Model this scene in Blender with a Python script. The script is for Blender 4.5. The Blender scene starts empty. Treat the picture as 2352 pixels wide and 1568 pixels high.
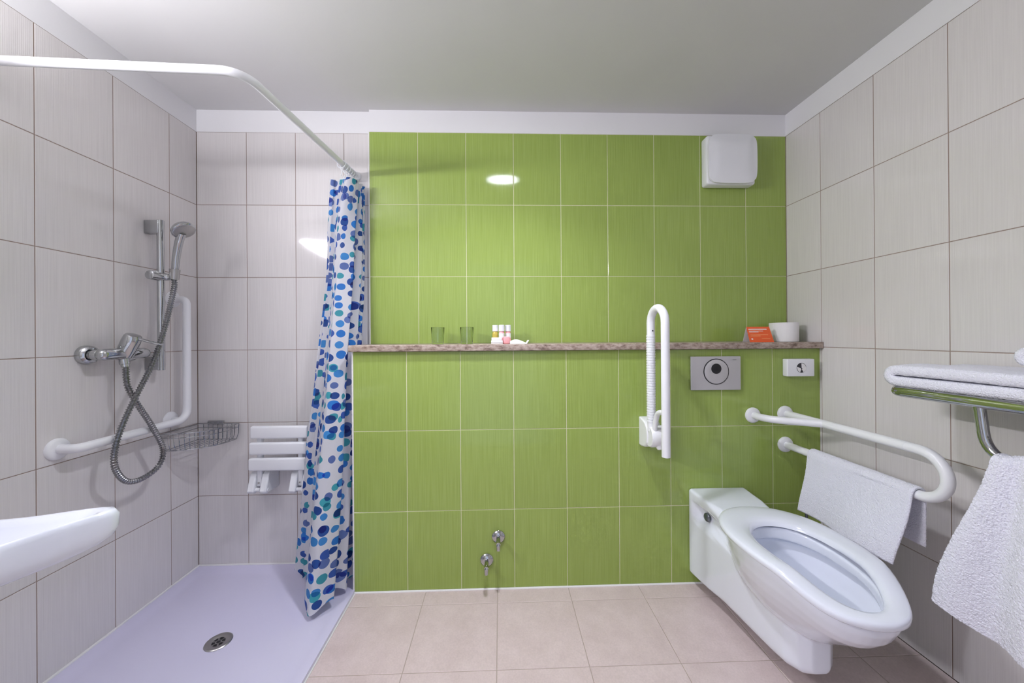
import bpy, bmesh, math, random
from mathutils import Vector, Matrix
random.seed(7)
PI = math.pi
scene = bpy.context.scene
COL = scene.collection

# ------------------------------------------------------------------ camera
YAW, PITCH, ROLL = 0.03213, 0.00109, -0.00676
def _basis():
    fwd = Vector((math.sin(YAW), math.cos(YAW), 0)); right = Vector((math.cos(YAW), -math.sin(YAW), 0)); up = Vector((0, 0, 1))
    f2 = math.cos(PITCH)*fwd + math.sin(PITCH)*up; u2 = math.cos(PITCH)*up - math.sin(PITCH)*fwd
    r3 = math.cos(ROLL)*right + math.sin(ROLL)*u2; u3 = math.cos(ROLL)*u2 - math.sin(ROLL)*right
    return r3, u3, f2
cam_data = bpy.data.cameras.new('camera')
cam = bpy.data.objects.new('camera', cam_data); COL.objects.link(cam)
_r, _u, _f = _basis()
m = Matrix((( _r.x, _u.x, -_f.x, 1.56543), (_r.y, _u.y, -_f.y, -1.92810), (_r.z, _u.z, -_f.z, 1.18588), (0, 0, 0, 1)))
cam.matrix_world = m
cam_data.sensor_width = 36.0; cam_data.lens = 833.66/2352*36.0
cam_data.shift_y = -12.4645/2352
cam_data.clip_start = 0.02
scene.camera = cam

# ------------------------------------------------------------------ light and exposure
CEIL_EMIT = 70.0        # round ceiling light, close to the top edge of the view
CEIL_COL = (0.88, 0.90, 1.0)
FILL_STRENGTH = 0.95   # cool fill from the world, added through a made-up opening behind the camera
FILL_COL = (0.70, 0.77, 1.0)
ADDED_BEAM_WATTS = 8.0        # area lamp added below the diffuser to brighten floor, tray and toilet
TUBE_EMIT = 275.0        # tube light over the washbasin
TUBE_COL = (0.965, 0.95, 1.0)
world = bpy.data.worlds.new('world'); scene.world = world; world.use_nodes = True
world.node_tree.nodes['Background'].inputs[0].default_value = (*FILL_COL, 1)
world.node_tree.nodes['Background'].inputs[1].default_value = FILL_STRENGTH
vs = scene.view_settings
vs.view_transform = 'Standard'; vs.look = 'None'; vs.gamma = 1.0; vs.use_curve_mapping = False
vs.exposure = 0.13
scene.cycles.max_bounces = 6; scene.cycles.diffuse_bounces = 4; scene.cycles.glossy_bounces = 3; scene.cycles.transmission_bounces = 8; scene.cycles.transparent_max_bounces = 4
scene.cycles.use_adaptive_sampling = True; scene.cycles.adaptive_threshold = 0.06; scene.cycles.adaptive_min_samples = 16
scene.cycles.sample_clamp_indirect = 8.0
scene.cycles.caustics_reflective = False

# ------------------------------------------------------------------ room numbers
W = 3.1126; H = 2.3707; DG = 0.0172; DL = 0.2180
TW = 0.25; TH = 0.37657; Z0 = -0.005; ZT = 2.256
YF = -2.5
X_G = 0.890; X_L = 0.876
ROWS = [0.0, 0.3716, 0.7481, 1.1247, 1.5012, 1.8778, 2.256]

# ------------------------------------------------------------------ materials
def new_mat(name):
    mt = bpy.data.materials.new(name); mt.use_nodes = True
    nt = mt.node_tree
    return mt, nt, nt.nodes['Principled BSDF']
def N(nt, t, **kw):
    n = nt.nodes.new(t)
    for k, v in kw.items(): setattr(n, k, v)
    return n
def L(nt, a, b): nt.links.new(a, b)
def simple(name, col, rough=0.4, metal=0.0, coat=0.0, spec=0.5, bump=None):
    mt, nt, b = new_mat(name)
    b.inputs['Base Color'].default_value = (*col, 1); b.inputs['Roughness'].default_value = rough
    b.inputs['Metallic'].default_value = metal; b.inputs['Coat Weight'].default_value = coat
    b.inputs['Specular IOR Level'].default_value = spec
    # gentle procedural variation of the colour
    tc = N(nt, 'ShaderNodeTexCoord'); nz = N(nt, 'ShaderNodeTexNoise'); nz.inputs['Scale'].default_value = 6.0; nz.inputs['Detail'].default_value = 0
    mx = N(nt, 'ShaderNodeMix', data_type='RGBA', blend_type='MULTIPLY'); mx.inputs['Factor'].default_value = 1.0
    mr = N(nt, 'ShaderNodeMapRange'); mr.inputs['To Min'].default_value = 0.97; mr.inputs['To Max'].default_value = 1.0
    L(nt, tc.outputs['Object'], nz.inputs['Vector']); L(nt, nz.outputs['Fac'], mr.inputs['Value'])
    mx.inputs['A'].default_value = (*col, 1); L(nt, mr.outputs['Result'], mx.inputs['B']); L(nt, mx.outputs['Result'], b.inputs['Base Color'])
    if bump:
        sc_, st, dist = bump
        n2 = N(nt, 'ShaderNodeTexNoise'); n2.inputs['Scale'].default_value = sc_; n2.inputs['Detail'].default_value = 4
        bp = N(nt, 'ShaderNodeBump'); bp.inputs['Strength'].default_value = st; bp.inputs['Distance'].default_value = dist
        L(nt, tc.outputs['Object'], n2.inputs['Vector']); L(nt, n2.outputs['Fac'], bp.inputs['Height']); L(nt, bp.outputs['Normal'], b.inputs['Normal'])
    return mt
def tile_mat(name, ca, cb, rough, bump, scale=300.0):
    """glazed wall tile with fine vertical ribs (object X runs along the wall)"""
    mt, nt, b = new_mat(name)
    tc = N(nt, 'ShaderNodeTexCoord'); oi = N(nt, 'ShaderNodeObjectInfo')
    sp = N(nt, 'ShaderNodeSeparateXYZ'); L(nt, tc.outputs['Object'], sp.inputs[0])
    ad = N(nt, 'ShaderNodeMath', operation='MULTIPLY_ADD'); L(nt, oi.outputs['Random'], ad.inputs[0]); ad.inputs[1].default_value = 37.0
    L(nt, sp.outputs['X'], ad.inputs[2])
    # broken along the height so that the ribs are not endless
    cv = N(nt, 'ShaderNodeCombineXYZ'); L(nt, ad.outputs[0], cv.inputs['X'])
    ms = N(nt, 'ShaderNodeMath', operation='MULTIPLY'); L(nt, sp.outputs['Z'], ms.inputs[0]); ms.inputs[1].default_value = 0.02
    L(nt, ms.outputs[0], cv.inputs['Z'])
    n2 = N(nt, 'ShaderNodeTexNoise'); n2.inputs['Scale'].default_value = scale*0.8; n2.inputs['Detail'].default_value = 1
    L(nt, cv.outputs[0], n2.inputs['Vector'])
    mixf = N(nt, 'ShaderNodeMath', operation='MULTIPLY_ADD'); L(nt, n2.outputs['Fac'], mixf.inputs[0]); mixf.inputs[1].default_value = 2.2; mixf.inputs[2].default_value = -0.6
    mixf.use_clamp = True
    mx = N(nt, 'ShaderNodeMix', data_type='RGBA'); L(nt, mixf.outputs[0], mx.inputs['Factor'])
    mx.inputs['A'].default_value = (*ca, 1); mx.inputs['B'].default_value = (*cb, 1)
    hv = N(nt, 'ShaderNodeHueSaturation'); L(nt, mx.outputs['Result'], hv.inputs['Color'])
    mr = N(nt, 'ShaderNodeMapRange'); L(nt, oi.outputs['Random'], mr.inputs['Value']); mr.inputs['To Min'].default_value = 0.975; mr.inputs['To Max'].default_value = 1.025
    L(nt, mr.outputs['Result'], hv.inputs['Value']); L(nt, hv.outputs['Color'], b.inputs['Base Color'])
    b.inputs['Roughness'].default_value = rough
    bp = N(nt, 'ShaderNodeBump'); bp.inputs['Strength'].default_value = bump; bp.inputs['Distance'].default_value = 0.0006
    # regular fine ribs, 5 mm apart, in relief
    wv = N(nt, 'ShaderNodeMath', operation='MULTIPLY'); L(nt, sp.outputs['X'], wv.inputs[0]); wv.inputs[1].default_value = 2*PI/0.005
    sn = N(nt, 'ShaderNodeMath', operation='SINE'); L(nt, wv.outputs[0], sn.inputs[0])
    hh = N(nt, 'ShaderNodeMath', operation='MULTIPLY_ADD'); L(nt, sn.outputs[0], hh.inputs[0]); hh.inputs[1].default_value = 0.30; hh.inputs[2].default_value = 0.5
    L(nt, hh.outputs[0], bp.inputs['Height']); L(nt, bp.outputs['Normal'], b.inputs['Normal'])
    return mt
M = {}
M['tile_white'] = tile_mat('glazed_white_tile', (0.705, 0.675, 0.665), (0.76, 0.73, 0.72), 0.075, 0.22)
M['tile_green'] = tile_mat('glazed_green_tile', (0.285, 0.385, 0.082), (0.340, 0.448, 0.112), 0.07, 0.16)
M['grout_brown'] = simple('brown_grout', (0.30, 0.22, 0.18), 0.9)
M['grout_light'] = simple('cream_grout', (0.74, 0.72, 0.52), 0.9)
M['grout_floor'] = simple('grey_grout', (0.42, 0.35, 0.30), 0.9)
M['paint'] = simple('white_paint', (0.84, 0.835, 0.85), 0.6, bump=None)
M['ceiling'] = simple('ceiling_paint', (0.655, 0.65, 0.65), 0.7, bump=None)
M['ceramic'] = simple('white_ceramic', (0.84, 0.87, 0.965), 0.10, coat=0.4)
M['plastic'] = simple('white_plastic', (0.84, 0.85, 0.88), 0.28)
M['powder'] = simple('white_powder_coat', (0.86, 0.865, 0.89), 0.30)
M['acrylic'] = simple('white_acrylic', (0.68, 0.655, 0.83), 0.22)
M['silicone'] = simple('white_silicone', (0.85, 0.84, 0.83), 0.5)
M['chrome'] = simple('chrome', (0.50, 0.51, 0.52), 0.07, metal=1.0)
M['hose_metal'] = simple('hose_metal', (0.30, 0.30, 0.31), 0.22, metal=1.0)
M['steel'] = simple('brushed_steel', (0.46, 0.45, 0.44), 0.34, metal=1.0)
M['steel_plate'] = simple('matt_steel_plate', (0.60, 0.585, 0.60), 0.42, metal=0.55)
M['dark'] = simple('black_rubber', (0.012, 0.012, 0.014), 0.35)
M['knob_grey'] = simple('grey_cap', (0.16, 0.18, 0.20), 0.22, metal=0.6)
M['dark_gap'] = simple('dark_gap', (0.05, 0.05, 0.06), 0.7)
M['orange'] = simple('orange_card', (0.86, 0.13, 0.03), 0.5)
M['orange_light'] = simple('pale_orange_print', (0.95, 0.42, 0.18), 0.5)
M['white_card'] = simple('white_card', (0.88, 0.87, 0.86), 0.6)
M['paper'] = simple('tissue_paper', (0.86, 0.85, 0.85), 0.9, bump=(120, 0.3, 0.001))
M['pink'] = simple('pink_liquid', (0.92, 0.42, 0.44), 0.25)
M['amber'] = simple('amber_liquid', (0.62, 0.50, 0.10), 0.2)
M['water'] = simple('bowl_water', (0.50, 0.60, 0.72), 0.02)

def floor_tile_mat():
    mt, nt, b = new_mat('beige_stoneware')
    tc = N(nt, 'ShaderNodeTexCoord'); oi = N(nt, 'ShaderNodeObjectInfo')
    av = N(nt, 'ShaderNodeVectorMath', operation='MULTIPLY_ADD'); L(nt, oi.outputs['Random'], av.inputs[0]); av.inputs[1].default_value = (19, 31, 7)
    L(nt, tc.outputs['Object'], av.inputs[2])
    n1 = N(nt, 'ShaderNodeTexNoise'); n1.inputs['Scale'].default_value = 9; n1.inputs['Detail'].default_value = 8; n1.inputs['Roughness'].default_value = 0.68
    n2 = N(nt, 'ShaderNodeTexNoise'); n2.inputs['Scale'].default_value = 160; n2.inputs['Detail'].default_value = 3
    L(nt, av.outputs[0], n1.inputs['Vector']); L(nt, av.outputs[0], n2.inputs['Vector'])
    r = N(nt, 'ShaderNodeValToRGB'); L(nt, n1.outputs['Fac'], r.inputs[0])
    r.color_ramp.elements[0].position = 0.3; r.color_ramp.elements[0].color = (0.59, 0.48, 0.47, 1)
    r.color_ramp.elements[1].position = 0.7; r.color_ramp.elements[1].color = (0.69, 0.575, 0.57, 1)
    mr = N(nt, 'ShaderNodeMapRange'); L(nt, n2.outputs['Fac'], mr.inputs['Value']); mr.inputs['To Min'].default_value = 0.86; mr.inputs['To Max'].default_value = 1.12
    mx = N(nt, 'ShaderNodeMix', data_type='RGBA', blend_type='MULTIPLY'); mx.inputs['Factor'].default_value = 1.0
    L(nt, r.outputs[0], mx.inputs['A']); L(nt, mr.outputs['Result'], mx.inputs['B']); L(nt, mx.outputs['Result'], b.inputs['Base Color'])
    b.inputs['Roughness'].default_value = 0.45
    bp = N(nt, 'ShaderNodeBump'); bp.inputs['Strength'].default_value = 0.15; bp.inputs['Distance'].default_value = 0.001
    L(nt, n2.outputs['Fac'], bp.inputs['Height']); L(nt, bp.outputs['Normal'], b.inputs['Normal'])
    return mt
M['tile_floor'] = floor_tile_mat()

def stone_mat():
    mt, nt, b = new_mat('polished_brown_stone')
    tc = N(nt, 'ShaderNodeTexCoord')
    n1 = N(nt, 'ShaderNodeTexNoise'); n1.inputs['Scale'].default_value = 55; n1.inputs['Detail'].default_value = 6; n1.inputs['Roughness'].default_value = 0.7
    mp = N(nt, 'ShaderNodeMapping'); mp.inputs['Scale'].default_value = (0.55, 1, 1.3)
    L(nt, tc.outputs['Object'], mp.inputs[0]); L(nt, mp.outputs[0], n1.inputs['Vector'])
    r = N(nt, 'ShaderNodeValToRGB'); L(nt, n1.outputs['Fac'], r.inputs[0])
    e = r.color_ramp.elements
    e[0].position = 0.36; e[0].color = (0.16, 0.105, 0.08, 1); e[1].position = 0.62; e[1].color = (0.52, 0.43, 0.37, 1)
    k = e.new(0.48); k.color = (0.36, 0.275, 0.225, 1)
    L(nt, r.outputs[0], b.inputs['Base Color']); b.inputs['Roughness'].default_value = 0.3
    return mt
M['stone'] = stone_mat()

def terry_mat(name, col):
    mt, nt, b = new_mat(name)
    tc = N(nt, 'ShaderNodeTexCoord')
    n1 = N(nt, 'ShaderNodeTexNoise'); n1.inputs['Scale'].default_value = 330; n1.inputs['Detail'].default_value = 3; n1.inputs['Roughness'].default_value = 0.6
    v = N(nt, 'ShaderNodeTexVoronoi'); v.inputs['Scale'].default_value = 260
    L(nt, tc.outputs['Object'], n1.inputs['Vector']); L(nt, tc.outputs['Object'], v.inputs['Vector'])
    a = N(nt, 'ShaderNodeMath', operation='SUBTRACT'); L(nt, n1.outputs['Fac'], a.inputs[0]); L(nt, v.outputs['Distance'], a.inputs[1])
    bp = N(nt, 'ShaderNodeBump'); bp.inputs['Strength'].default_value = 0.75; bp.inputs['Distance'].default_value = 0.003
    L(nt, a.outputs[0], bp.inputs['Height']); L(nt, bp.outputs['Normal'], b.inputs['Normal'])
    b.inputs['Base Color'].default_value = (*col, 1); b.inputs['Roughness'].default_value = 0.95
    b.inputs['Sheen Weight'].default_value = 0.25; b.inputs['Specular IOR Level'].default_value = 0.1
    return mt
M['terry'] = terry_mat('white_terry', (0.86, 0.86, 0.955))

def glass_mat():
    mt, nt, b = new_mat('clear_glass')
    b.inputs['Base Color'].default_value = (0.96, 1.0, 0.97, 1); b.inputs['Transmission Weight'].default_value = 1.0
    b.inputs['Roughness'].default_value = 0.0; b.inputs['IOR'].default_value = 1.45
    return mt
M['glass'] = glass_mat()

def emit_mat(name, col, s):
    mt, nt, b = new_mat(name)
    b.inputs['Base Color'].default_value = (0.9, 0.9, 0.9, 1)
    b.inputs['Emission Color'].default_value = (*col, 1); b.inputs['Emission Strength'].default_value = s
    return mt
M['lamp_ceiling'] = emit_mat('lit_diffuser', CEIL_COL, CEIL_EMIT)
M['lamp_tube'] = emit_mat('lit_tube', TUBE_COL, TUBE_EMIT)

def curtain_mat():
    mt, nt, b = new_mat('dotted_curtain_fabric')
    uv = N(nt, 'ShaderNodeUVMap'); uv.uv_map = 'UVMap'
    pal = [(0.05, 0.14, 0.52), (0.03, 0.24, 0.72), (0.06, 0.33, 0.76), (0.02, 0.09, 0.36), (0.06, 0.42, 0.50), (0.14, 0.22, 0.52)]
    def layer(off, su, sv, rmin, rmax, keep):
        mp = N(nt, 'ShaderNodeMapping'); mp.inputs['Scale'].default_value = (su, sv, 1); mp.inputs['Location'].default_value = (*off, 0)
        L(nt, uv.outputs[0], mp.inputs[0])
        v = N(nt, 'ShaderNodeTexVoronoi', voronoi_dimensions='2D'); v.inputs['Scale'].default_value = 1.0; v.inputs['Randomness'].default_value = 0.62
        L(nt, mp.outputs[0], v.inputs['Vector'])
        sp = N(nt, 'ShaderNodeSeparateColor'); L(nt, v.outputs['Color'], sp.inputs[0])
        rr = N(nt, 'ShaderNodeMapRange'); L(nt, sp.outputs[0], rr.inputs['Value']); rr.inputs['To Min'].default_value = rmin; rr.inputs['To Max'].default_value = rmax
        lt = N(nt, 'ShaderNodeMath', operation='LESS_THAN'); L(nt, v.outputs['Distance'], lt.inputs[0]); L(nt, rr.outputs['Result'], lt.inputs[1])
        kp = N(nt, 'ShaderNodeMath', operation='LESS_THAN'); L(nt, sp.outputs[1], kp.inputs[0]); kp.inputs[1].default_value = keep
        mu = N(nt, 'ShaderNodeMath', operation='MULTIPLY'); L(nt, lt.outputs[0], mu.inputs[0]); L(nt, kp.outputs[0], mu.inputs[1])
        cr = N(nt, 'ShaderNodeValToRGB'); cr.color_ramp.interpolation = 'CONSTANT'
        el = cr.color_ramp.elements; el[0].position = 0; el[0].color = (*pal[0], 1); el[1].position = 1/6; el[1].color = (*pal[1], 1)
        for i in range(2, 6):
            e = el.new(i/6); e.color = (*pal[i], 1)
        L(nt, sp.outputs[2], cr.inputs[0])
        return mu.outputs[0], cr.outputs[0]
    f1, c1 = layer((0.3, 0.1), 14.0, 21.0, 0.27, 0.42, 0.93)
    f2, c2 = layer((7.7, 3.4), 11.5, 17.0, 0.22, 0.38, 0.45)
    m1 = N(nt, 'ShaderNodeMix', data_type='RGBA'); L(nt, f2, m1.inputs['Factor']); m1.inputs['A'].default_value = (0.80, 0.80, 0.84, 1); L(nt, c2, m1.inputs['B'])
    m2 = N(nt, 'ShaderNodeMix', data_type='RGBA', blend_type='MULTIPLY'); L(nt, f1, m2.inputs['Factor']); L(nt, m1.outputs['Result'], m2.inputs['A']); L(nt, c1, m2.inputs['B'])
    # dots print over each other like thin ink
    L(nt, m2.outputs['Result'], b.inputs['Base Color']); b.inputs['Roughness'].default_value = 0.6
    tr = N(nt, 'ShaderNodeBsdfTranslucent'); L(nt, m2.outputs['Result'], tr.inputs['Color'])
    ms = N(nt, 'ShaderNodeMixShader'); ms.inputs[0].default_value = 0.38
    out = nt.nodes['Material Output']
    L(nt, b.outputs[0], ms.inputs[1]); L(nt, tr.outputs[0], ms.inputs[2]); L(nt, ms.outputs[0], out.inputs['Surface'])
    return mt
M['curtain'] = curtain_mat()

# ------------------------------------------------------------------ mesh helpers (all in world metres)
class MB:
    def __init__(s): s.v = []; s.f = []; s.uv = None
    def add(s, vs_, fs_):
        o = len(s.v); s.v += [tuple(v) for v in vs_]; s.f += [tuple(i+o for i in f) for f in fs_]; return s
    def box(s, a, b):
        x0, y0, z0 = a; x1, y1, z1 = b
        return s.add([(x0,y0,z0),(x1,y0,z0),(x1,y1,z0),(x0,y1,z0),(x0,y0,z1),(x1,y0,z1),(x1,y1,z1),(x0,y1,z1)],
                     [(0,3,2,1),(4,5,6,7),(0,1,5,4),(1,2,6,5),(2,3,7,6),(3,0,4,7)])
    def loft(s, secs, cap=True, closed=True, loop=False):
        n = len(secs[0]); vs_ = [p for sec in secs for p in sec]; fs_ = []
        k = len(secs)
        for i in range(k if loop else k-1):
            for j in range(n if closed else n-1):
                a = i*n+j; b_ = i*n+(j+1) % n; c = ((i+1) % k)*n+(j+1) % n; d = ((i+1) % k)*n+j
                fs_.append((a, b_, c, d))
        if cap and not loop:
            fs_.append(tuple(range(n-1, -1, -1))); fs_.append(tuple((k-1)*n+j for j in range(n)))
        return s.add(vs_, fs_)
    def tube(s, pts, r, seg=14, cap=True, loop=False, flat=None):
        pts = [Vector(p) for p in pts]; k = len(pts); secs = []
        rs = r if isinstance(r, (list, tuple)) else [r]*k
        up = None
        for i, p in enumerate(pts):
            if loop: t = (pts[(i+1) % k]-pts[i-1])
            else: t = pts[min(i+1, k-1)]-pts[max(i-1, 0)]
            t.normalize()
            if up is None:
                up = Vector((0, 0, 1)) if abs(t.z) < 0.9 else Vector((1, 0, 0))
            up = (up - t*up.dot(t)).normalized(); sd = t.cross(up)
            fl = flat or (1, 1)
            secs.append([p+(up*math.cos(2*PI*j/seg)*fl[0]+sd*math.sin(2*PI*j/seg)*fl[1])*rs[i] for j in range(seg)])
        return s.loft(secs, cap=cap, loop=loop)
    def lathe(s, prof, origin, axis, seg=28):
        """prof: list of (distance along axis, radius)"""
        o = Vector(origin); a = Vector(axis).normalized()
        u = a.orthogonal().normalized(); w = a.cross(u)
        return s.loft([[o+a*d+(u*math.cos(2*PI*j/seg)+w*math.sin(2*PI*j/seg))*max(r, 1e-4) for j in range(seg)] for d, r in prof])
    def rbox(s, a, b, r, seg=3):
        bm = bmesh.new(); bmesh.ops.create_cube(bm, size=1.0)
        a = Vector(a); b = Vector(b); c = (a+b)/2; d = b-a
        for v in bm.verts: v.co = Vector((v.co.x*d.x, v.co.y*d.y, v.co.z*d.z))+c
        bmesh.ops.bevel(bm, geom=list(bm.edges), offset=r, segments=seg, profile=0.5, affect='EDGES')
        bm.verts.index_update(); vs_ = [v.co.copy() for v in bm.verts]; fs_ = [[v.index for v in f.verts] for f in bm.faces]; bm.free()
        return s.add(vs_, fs_)
    def mesh(s, name, shift=(0, 0, 0), smooth=True, angle=40):
        sh = Vector(shift); me = bpy.data.meshes.new(name)
        me.from_pydata([tuple(Vector(v)-sh) for v in s.v], [], s.f)
        bm = bmesh.new(); bm.from_mesh(me); bmesh.ops.recalc_face_normals(bm, faces=bm.faces)
        for f in bm.faces: f.smooth = smooth
        if smooth:
            ca = math.radians(angle)
            for e in bm.edges:
                if len(e.link_faces) == 2 and e.calc_face_angle(0) > ca: e.smooth = False
        bm.to_mesh(me); bm.free(); me.update()
        return me

def base(o):
    while o.parent: o = o.parent
    return o.location
def part(name, mb, mat, parent, smooth=True, angle=40, label=None):
    sh = base(parent)
    me = mb.mesh(name, sh, smooth, angle) if isinstance(mb, MB) else mb
    o = bpy.data.objects.new(name, me); COL.objects.link(o); o.parent = parent
    me.materials.append(M[mat])
    if label: o['label'] = label
    return o
def tag(o, label=None, cat=None, group=None, kind=None):
    if label: o['label'] = label
    if cat: o['category'] = cat
    if group: o['group'] = group
    if kind: o['kind'] = kind
    return o
def thing(name, label, cat, loc, group=None):
    o = bpy.data.objects.new(name, None); COL.objects.link(o); o.location = loc; o.empty_display_size = 0.05
    return tag(o, label, cat, group)
def solo(name, mb, mat, label, cat, loc=(0, 0, 0), group=None, kind=None, smooth=True, angle=40):
    me = mb.mesh(name, loc, smooth, angle) if isinstance(mb, MB) else mb
    o = bpy.data.objects.new(name, me); COL.objects.link(o); o.location = loc; me.materials.append(M[mat])
    return tag(o, label, cat, group, kind)
def fillet(pts, r, n=8):
    """round the corners of a polyline; r number or per-corner list"""
    pts = [Vector(p) for p in pts]; out = [pts[0]]
    for i in range(1, len(pts)-1):
        rr = r[i-1] if isinstance(r, (list, tuple)) else r
        a = pts[i-1]-pts[i]; b = pts[i+1]-pts[i]
        d = min(rr, a.length*0.49, b.length*0.49); p0 = pts[i]+a.normalized()*d; p1 = pts[i]+b.normalized()*d
        for k in range(n+1):
            t = k/n; out.append(p0*(1-t)**2+pts[i]*2*t*(1-t)+p1*t*t)
    out.append(pts[-1]); return out
def spline(pts, n):
    """Catmull-Rom through points, n samples per span"""
    P = [Vector(p) for p in pts]; out = []
    for i in range(len(P)-1):
        p0 = P[max(i-1, 0)]; p1 = P[i]; p2 = P[i+1]; p3 = P[min(i+2, len(P)-1)]
        for k in range(n):
            t = k/n
            out.append(0.5*((2*p1)+(p2-p0)*t+(2*p0-5*p1+4*p2-p3)*t*t+(3*p1-p0-3*p2+p3)*t**3))
    out.append(P[-1]); return out
def sstep(x): x = max(0.0, min(1.0, x)); return x*x*(3-2*x)
def flange(origin, axis, r=0.037, parent=None, mat='powder', name='wall_flange'):
    mb = MB().lathe([(0, r), (0.004, r), (0.009, r*0.93), (0.012, r*0.78), (0.014, r*0.5), (0.0145, 0.001)], origin, axis)
    return part(name, mb, mat, parent)

# ------------------------------------------------------------------ walls, tiles, floor, ceiling
TILE_CACHE = {}
def tile_mesh(w, h, key, mat, th=0.006, bev=0.0012):
    k = (round(w, 4), round(h, 4), key)
    if k not in TILE_CACHE:
        mb = MB(); x0, x1, z0, z1 = -w/2, w/2, -h/2, h/2
        f = -th; b = -th+bev*0.8
        mb.add([(x0,0,z0),(x1,0,z0),(x1,0,z1),(x0,0,z1),(x0,b,z0),(x1,b,z0),(x1,b,z1),(x0,b,z1),
                (x0+bev,f,z0+bev),(x1-bev,f,z0+bev),(x1-bev,f,z1-bev),(x0+bev,f,z1-bev)],
               [(0,1,5,4),(1,2,6,5),(2,3,7,6),(3,0,4,7),(4,5,9,8),(5,6,10,9),(6,7,11,10),(7,4,8,11),(8,9,10,11)])
        me = mb.mesh('tile', smooth=False); me.materials.append(M[mat]); TILE_CACHE[k] = me
    return TILE_CACHE[k]
GAP = 0.0026
def lay_tiles(parent, xs, zs, mat, place, name='tile', gap=GAP):
    """place(u, v) -> (location of the tile's back centre, z rotation or matrix)"""
    for i in range(len(xs)-1):
        for j in range(len(zs)-1):
            w = abs(xs[i+1]-xs[i])-gap; h = abs(zs[j+1]-zs[j])-gap
            if w < 0.01 or h < 0.01: continue
            o = bpy.data.objects.new(name, tile_mesh(w, h, mat, mat)); COL.objects.link(o)
            loc, rot = place((xs[i]+xs[i+1])/2, (zs[j]+zs[j+1])/2)
            o.location = loc; o.rotation_euler = rot; o.parent = parent
TT = 0.006          # tile thickness; wall plane numbers above are the tile faces
REC = 0.0012        # grout lies this far behind the tile face

def struct(name, mb, mat, label, cat): return solo(name, mb, mat, label, cat, kind='structure', smooth=False)
# back wall: white part, green part
wb = struct('wall_back', MB().box((-0.15, 0.03, -0.05), (W+0.15, 0.15, H+0.05)), 'paint', 'rear wall, white tiled in the shower corner and lime green beside it', 'wall')
part('grout', MB().box((0, REC, 0), (X_G, 0.03, ZT)), 'grout_brown', wb, smooth=False)
part('grout', MB().box((X_G, -DG+REC, 1.10), (W, 0.03, ZT)), 'grout_light', wb, smooth=False)
part('paint_band', MB().box((0, 0.0005, ZT), (X_G, 0.03, H)), 'paint', wb, smooth=False)
part('paint_band', MB().box((X_G, -DG-0.001, ZT), (W, 0.03, H)), 'paint', wb, smooth=False)
part('edge_strip', MB().box((X_G-0.005, -DG-0.0005, 1.10), (X_G, 0.03, ZT)), 'silicone', wb, smooth=False)
lay_tiles(wb, [0.0, 0.2523, 0.5023, 0.7523, X_G-0.006], ROWS, 'tile_white', lambda u, v: ((u, TT, v), (0, 0, 0)))
lay_tiles(wb, [X_G+TW*k for k in range(9)]+[W], [1.150]+ROWS[4:], 'tile_green', lambda u, v: ((u, -DG+TT, v), (0, 0, 0)))
# left and right walls
wl = struct('wall_left', MB().box((-0.15, YF-0.1, -0.05), (-0.03, 0.15, H+0.05)), 'paint', 'left white tiled wall with brown joints carrying the shower fittings', 'wall')
part('grout', MB().box((-0.03, YF, 0), (-REC, 0.03, ZT)), 'grout_brown', wl, smooth=False)
part('paint_band', MB().box((-0.03, YF, ZT), (-0.0005, 0.03, H)), 'paint', wl, smooth=False)
ysl = [0.0]+[-0.1538-TW*k for k in range(10) if -0.1538-TW*k > YF+0.02]+[YF]
lay_tiles(wl, ysl, ROWS, 'tile_white', lambda u, v: ((-TT, u, v), (0, 0, PI/2)))
wr = struct('wall_right', MB().box((W+0.03, YF-0.1, -0.05), (W+0.15, 0.15, H+0.05)), 'paint', 'right white tiled wall with brown joints beside the toilet', 'wall')
part('grout', MB().box((W+REC, YF, 0), (W+0.03, 0.03, ZT)), 'grout_brown', wr, smooth=False)
part('paint_band', MB().box((W+0.0005-0.002, YF, ZT), (W+0.03, 0.03, H)), 'paint', wr, smooth=False)
ysr = [-DG]+[-0.2268-TW*k for k in range(10) if -0.2268-TW*k > YF+0.02]+[YF]
lay_tiles(wr, ysr, ROWS, 'tile_white', lambda u, v: ((W+TT, u, v), (0, 0, -PI/2)))
# half-height wall
wh = struct('wall_half', MB().box((X_L+0.002, -DL+0.012, 0), (W, -0.0, 1.118)), 'paint', 'half-height lime green tiled wall behind the toilet under the stone ledge', 'wall')
part('grout', MB().box((X_L+0.002, -DL+REC, 0), (W, -DL+0.012, 1.118)), 'grout_light', wh, smooth=False)
part('edge_strip', MB().box((X_L-0.002, -DL-0.0006, 0.0), (X_L+0.004, -DL+0.014, 1.119)), 'silicone', wh, smooth=False)
lay_tiles(wh, [X_L+0.004]+[X_L+TW*k for k in range(1, 9)]+[W], [0.004, 0.3722, 0.7488, 1.119], 'tile_green', lambda u, v: ((u, -DL+TT, v), (0, 0, 0)))
# white tiles on the end face of the half wall
lay_tiles(wh, [-DL+0.014, -0.001], [0.004, 0.3722, 0.7488, 1.119], 'tile_white', lambda u, v: ((X_L+0.004, u, v), (0, 0, -PI/2)))
solo('trim_1', MB().tube([(X_L, -DL-0.002, 0.001), (W, -DL-0.002, 0.001)], 0.005, 8), 'silicone', 'white silicone joint along the foot of the green half wall', 'joint', kind='structure')
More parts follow.
